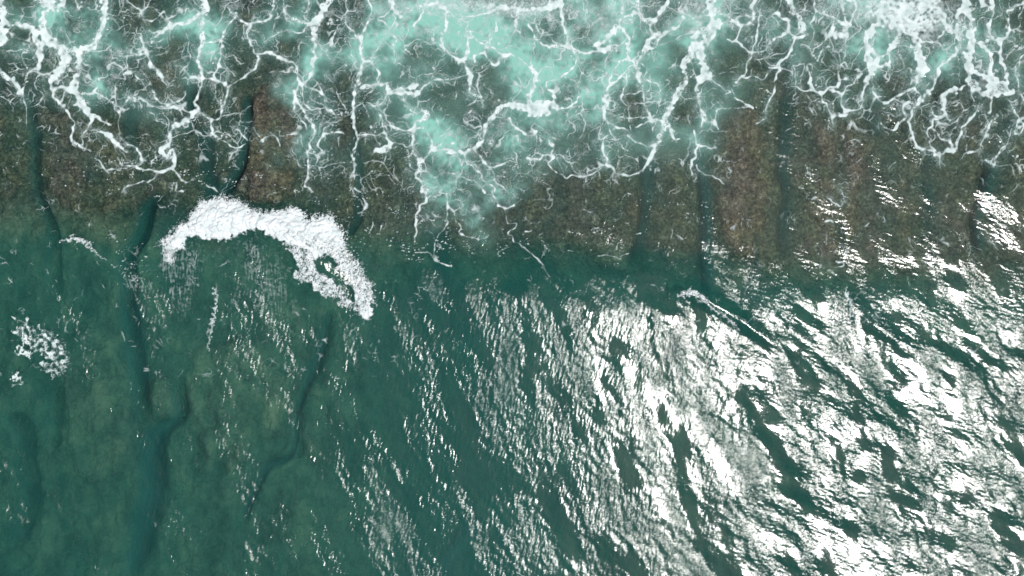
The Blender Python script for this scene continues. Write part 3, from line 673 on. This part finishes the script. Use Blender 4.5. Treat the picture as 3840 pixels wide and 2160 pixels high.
# ------------------------------------------------------------------ build: water sheet out to the horizon
g = [D*1.22**i for i in range(1, 46)]; gr = np.cumsum(g)
xs = np.concatenate([m0.xs[0] - gr[::-1], m0.xs, m0.xs[-1] + gr]); ys = np.concatenate([m0.ys[0] - gr[::-1], m0.ys, m0.ys[-1] + gr])
TX, TY = np.meshgrid(xs, ys)
ox = np.maximum(np.abs(TX) - 52, 0); oy = np.maximum(np.abs(TY) - 31, 0); fo = np.exp(-(ox + oy)/6.0)
CX, CY = np.clip(TX, m0.xs[0], m0.xs[-1]), np.clip(TY, m0.ys[0], m0.ys[-1])
hz = m0.look(h, CX, CY)*fo
fade_t = np.exp(-(ox + oy)/40.0)
nb = m0.look(zone_haze, FX, FY)
nbm = np.exp(-np.clip(sd, 0, 9)/.55)*(.6 + .3*q1)
nband = mf.look(nbm, np.clip(GX, mf.xs[0], mf.xs[-1]), np.clip(GY, mf.ys[0], mf.ys[-1]))*sstep(0, -6, s)
bub = np.clip((.74*np.clip(bub0, 0, 1.2)**1.3*(1 + .16*pn2 + .10*np.clip(nband, -1, 1))) + .30*np.clip(nband, 0, 1)*(.35 + .65*surf) + surf*(1 - .7*sstep(X(2600), X(2900), GX)*sstep(Y(250), Y(420), GY))*np.clip(.05 + .06*pn + .05*wx + .22*sstep(X(1250), X(1500), GX)*sstep(X(2850), X(2600), GX)*sstep(Y(760), Y(500), GY), 0, .45), 0, 1)
tb = m0.look(turb, CX, CY)*fade_t + .85*(1 - fade_t); bb = m0.look(bub, CX, CY)*np.exp(-(ox + np.where(TY > 0, 0.25, 1)*oy)/8.0)
rp = m0.look(sig, CX, CY)/.1
water = mesh_obj('water', np.stack([TX.ravel(), TY.ravel(), hz.ravel()], -1), grid_quads(*TX.shape), M_WATER, {'turbidity': tb, 'bubbles': bb, 'ripple': np.clip(rp, 0, 1.6)})
tag(water, 'green sea surface with swell, ripples and sun glitter over a shallow reef', kind='structure')

# seabed
gb = np.cumsum([.2*1.25**i for i in range(1, 36)])
bxs = np.concatenate([mb.xs[0] - gb[::-1], mb.xs, mb.xs[-1] + gb]); bys = np.concatenate([mb.ys[0] - gb[::-1], mb.ys, mb.ys[-1] + gb])
SX, SY = np.meshgrid(bxs, bys); bz = mb.look(bed, SX, SY) - .01*np.maximum(np.abs(SX) - 60, 0).clip(0, 400) - .01*np.maximum(np.abs(SY) - 37, 0).clip(0, 400)
sb = mesh_obj('seabed', np.stack([SX.ravel(), SY.ravel(), bz.ravel()], -1), grid_quads(*SX.shape), M_ROCK, {'gully_shade': mb.look(gully_shade, SX, SY)})
tag(sb, 'rocky seabed with dark north to south channels under green water', kind='structure')
# reef slabs: raised rock tables on the seabed, each a closed-sided block with a rough top
for k, (txt, up, lab) in enumerate(SLABS):
    P = pl(txt); Pa = np.array(P); c0, c1 = Pa.min(0) - 1.2, Pa.max(0) + 1.2
    ms = Map(c0[0], c1[0], c0[1], c1[1], .2)
    wxx, wyy = mb.look(bwx, ms.GX, ms.GY), mb.look(bwy, ms.GX, ms.GY)
    sdd = poly_sd(ms.GX + wxx, ms.GY + wyy, P)
    top = mb.look(bed, ms.GX, ms.GY) + up*sstep(.3, -.9, sdd) - .02
    top += .07*fftnoise(ms.ny, ms.nx, .2, 1/1.3, 1/.5, slope=.3, seed=200+k)*sstep(.3, -.5, sdd)
    keep = (sdd < .28)[:-1, :-1]
    q = grid_quads(ms.ny, ms.nx, keep)
    V = np.stack([ms.GX.ravel(), ms.GY.ravel(), top.ravel()], -1); V, q, _ = compact(V, q, {})
    ctr = V.mean(0); ctr[2] = V[:, 2].min(); o = mesh_obj('reef_slab', V - ctr, q, M_ROCK); o.location = Vector([float(c) for c in ctr])
    tag(o, lab, 'reef', 'reef slabs under the clear shallow water')

# ------------------------------------------------------------------ build: foam lace
fz = m0.look(h, FX, FY) + .035 + .05*np.clip(den, 0, 1)
in_wave = (mw.look(np.minimum(ws_, ts_), np.clip(FX, mw.xs[0], mw.xs[-1]), np.clip(FY, mw.ys[0], mw.ys[-1])) < .35) & (FX > mw.xs[0]) & (FX < mw.xs[-1]) & (FY > mw.ys[0]) & (FY < mw.ys[-1])
taken = in_wave.copy()
def region(txt): return poly_sd(FX, FY, pl(txt)) < 0
SPECIAL = [
 ('foam_sheet', '3170,-60 3170,60 3250,70 3300,110 3360,150 3440,160 3460,110 3480,60 3560,20 3560,-60', 'dense blown-out white foam sheet filling the upper right surf', 'foam'),
 ('foam_patch', '1960,430 1960,370 2030,350 2060,310 2110,320 2110,420 2060,450 1990,455', 'bright white hooked foam patch on turquoise bubble cloud in mid surf', 'foam'),
 ('foam_patch', '1390,540 1390,600 1440,610 1480,590 1480,525 1440,515', 'small pale isolated foam patch on dark water left of the turquoise pool', 'foam'),
 ('foam_streak', '3085,490 3085,760 3200,770 3200,490', 'long thin foam streak hanging south from the upper right foam loops', 'foam streak'),
 ('foam_patch', '3540,480 3540,640 3560,600 3620,570 3620,480', 'white foam clot at the bottom point of the right foam loop', 'foam')]
for nm, txt, lab, cat in SPECIAL:
    mk_ = region(txt) & ~taken; o = foam_sheet(nm, mf, den, fz, M_FOAM, mk_); taken |= mk_
    if o: tag(o, lab, cat, 'single foam patches in the surf' if nm == 'foam_patch' else None)
lace = foam_sheet('foam_lace', mf, den, fz, M_FOAM, ~taken, origin=(0, 0, 0))
tag(lace, 'white lace of foam bands and threads over the reef', kind='stuff')

# ------------------------------------------------------------------ build: the breaking wave
bwv = empty('breaking_wave', (float(X(1000)), float(Y(880)), 1.0))
tag(bwv, 'breaking wave with thick pure white crest curling over the reef edge', 'breaking wave')
thin = np.clip(ellipses(UX, UY, [(1380, 1130, 70, 90, 0, 1.), (1340, 1030, 60, 70, 0, .6), (1240, 940, 100, 48, -35, .8), (640, 905, 50, 55, 0, 1.), (1110, 880, 90, 18, -20, .7), (830, 892, 130, 12, 0, .5), (1310, 1000, 60, 40, -50, .8)]), 0, 1)
wden *= 1 - .85*thin*(1 - np.clip(lat*1.2 + .25*a1 + .1, 0, 1))
wz = uz + .12 + body_z*(.75 + .12*lump2) + .17*lump*sstep(.1, -.6, ws_) + .008*a3
allm = np.ones(UX.shape, bool)
foam_sheet('white_water', mw, wden, wz, M_WHITE, allm, bwv)
tz = uz + .07 + .06*np.clip(tden, 0, 1)
foam_sheet('trailing_foam', mw, np.where(ws_ < -.12, 0, tden), tz, M_WHITE, allm, bwv)
foam_sheet('foam_tuft', mw, np.where(ws_ < -.12, 0, tuft), tz, M_WHITE, allm, bwv)
# spray: flecks thrown off the leading (north) edge and the tail
ring = np.argwhere((edge > -.12) & (edge < .75)); r2 = np.random.default_rng(5)
def lumps(name, pts, rad, mat, parent=None, origin=(0, 0, 0)):
    """many tiny octahedral clots in one mesh"""
    n = len(pts); base = np.array([(1,0,0),(-1,0,0),(0,1,0),(0,-1,0),(0,0,1),(0,0,-1)], float)
    tri = np.array([(0,2,4),(2,1,4),(1,3,4),(3,0,4),(2,0,5),(1,2,5),(3,1,5),(0,3,5)])
    jit = 1 + .5*(r2.random((n, 6, 1)) - .5)
    V = (pts[:, None, :] + base[None]*jit*rad[:, None, None]).reshape(-1, 3) - np.array(origin)
    T = (tri[None] + 6*np.arange(n)[:, None, None]).reshape(-1, 3)
    return mesh_obj(name, V, T, mat, {'cover': np.full(len(V), 1.2)}, parent)
def pick_spray(n, pw):
    c = ring[r2.integers(0, len(ring), n)]; e = edge[c[:, 0], c[:, 1]]; yy = mw.ys[c[:, 0]]; xx = mw.xs[c[:, 1]]
    northish = 1.0*(yy > np.interp(xx, X([600, 800, 1100, 1300, 1420]), Y([950, 840, 850, 940, 1150])))
    keep = r2.random(n) < np.exp(-np.maximum(e, 0)/.16)*(.12 + .88*northish)
    xx, yy, e = xx[keep], yy[keep], e[keep]
    xx = xx + r2.normal(0, .03, len(xx)); yy = yy + r2.normal(0, .03, len(yy))
    z = m0.look(h, xx, yy) + .1 + r2.random(len(xx))*.8
    return np.stack([xx, yy, z], -1), .010 + .026*r2.random(len(xx))**2
pp, rr = pick_spray(9000, 1); spray = lumps('spray', pp, rr, M_WHITE, bwv); tag(spray, kind='stuff')

# ------------------------------------------------------------------ build: two small crests, a foam raft, drifting clumps and streaks
def local(box, d=.05):
    m_ = Map(float(X(box[0])), float(X(box[2])), float(Y(box[3])), float(Y(box[1])), d)
    f = lambda *a, **k: fftnoise(m_.ny, m_.nx, d, *a, **k); return m_, f
def crest(name, lab, cat, line, widths, box, seed, group=None, frag=.4, tail=True, raise_=.18, mat=None):
    m_, f = local(box); u1, u2, u3, u4 = f(1/1.2, 1/.4, slope=.6, seed=seed), f(1/1.2, 1/.4, slope=.6, seed=seed+1), f(1/.4, 1/.16, seed=seed+2), f(1/.4, 1/.16, seed=seed+3)
    d, par = seg_dist(m_.GX + .10*u1 + .05*u3, m_.GY + .10*u2 + .05*u4, catmull(line))
    wv = np.interp(par, np.linspace(0, 1, len(widths)), widths)
    e = d - wv*(1 + .3*u1)
    dn = sstep(.14, -.14, e)*np.clip(1.1 - frag*(u3*.6 + .5 + u1*.3)*(.4 + par*tail), 0, 1.2)
    z = m0.look(h, m_.GX, m_.GY) + .05 + raise_*sstep(.1, -.3, e)*(1 + .4*u1)
    o = foam_sheet(name, m_, dn, z, mat or M_WHITE, np.ones(dn.shape, bool)); tag(o, lab, cat, group); return o
crest('small_wave_crest', 'thin white curl of a small wave crest, alone in the green water far left', 'wave crest', ks((0, 720), K, '490,372 560,355 640,368 700,405 730,440 780,480 830,520'), [.04, .14, .17, .13, .08, .06, .03], (220, 860, 440, 1000), 301, 'small wave crests', frag=.5)
crest('small_wave_crest', 'small white wave crest with long fading tail beside the sun glitter', 'wave crest', ks((2560, 720), K, '-40,785 0,768 60,758 130,790 200,865 300,930 380,1000 420,1080'), [.06, .2, .3, .24, .16, .14, .10, .04], (2520, 1070, 2800, 1290), 311, 'small wave crests', frag=.75)
def raft(name, lab, cat, outline, box, seed, group=None, cellsz=.55, fill=.2):
    m_, f = local(box); u1, u2, u3, u4 = f(1/1.4, 1/.5, slope=.6, seed=seed), f(1/1.4, 1/.5, slope=.6, seed=seed+1), f(1/.4, 1/.16, seed=seed+2), f(1/.4, 1/.16, seed=seed+3)
    sdp = poly_sd(m_.GX + .2*u1 + .07*u3, m_.GY + .2*u2 + .07*u4, outline)
    ve = voronoi(m_.GX + .3*u1 + .12*u3, m_.GY + .3*u2 + .12*u4, cellsz, seed)
    dn = sstep(.12, -.12, sdp)*np.clip(fill + .9*sstep(.24, .0, ve + .05*u2) + .4*u1, 0, 1.15)
    z = m0.look(h, m_.GX, m_.GY) + .06 + .06*np.clip(dn, 0, 1)
    o = foam_sheet(name, m_, dn, z, M_FOAM, np.ones(dn.shape, bool)); tag(o, lab, cat, group); return o
raft('foam_raft', 'torn net-like raft of old foam adrift near the left edge', 'foam', ks((0, 720), K, '125,950 200,965 270,1005 380,1045 440,1080 500,1130 540,1200 550,1290 510,1370 410,1405 370,1350 360,1240 290,1190 190,1130 150,1110 150,1030'), (40, 1170, 300, 1440), 321, fill=-.12, cellsz=.62)
raft('foam_clump', 'ragged white foam clump tucked under the torn foam raft', 'foam', ks((0, 720), K, '150,1180 190,1165 240,1200 270,1230 240,1250 200,1230 160,1215'), (50, 1280, 160, 1360), 331, 'small foam clumps', cellsz=.4, fill=.7)
raft('foam_clump', 'smallest white foam clump, last one south of the foam raft', 'foam', ks((0, 720), K, '120,1405 150,1375 180,1400 185,1425 140,1430 100,1440'), (30, 1385, 110, 1450), 341, 'small foam clumps', cellsz=.4, fill=.8)
crest('foam_streak', 'narrow upright white foam streak below the hollow of the breaking wave', 'foam streak', ks((0, 720), K, '1638,730 1650,790 1648,850 1632,930 1612,1000 1600,1060 1590,1120 1582,1180'), [.03, .08, .11, .09, .08, .09, .05, .03], (770, 1070, 850, 1320), 351, frag=.5, raise_=.02, mat=M_FOAM)
crest('foam_streak', 'crooked white foam streak crossing the dark gap in the right-hand glitter', 'foam streak', ks((2560, 720), K, '1226,730 1232,780 1255,820 1270,860 1262,920 1258,970'), [.10, .13, .09, .08, .08, .03], (3140, 1070, 3220, 1220), 361, frag=.3, raise_=.02, mat=M_FOAM)
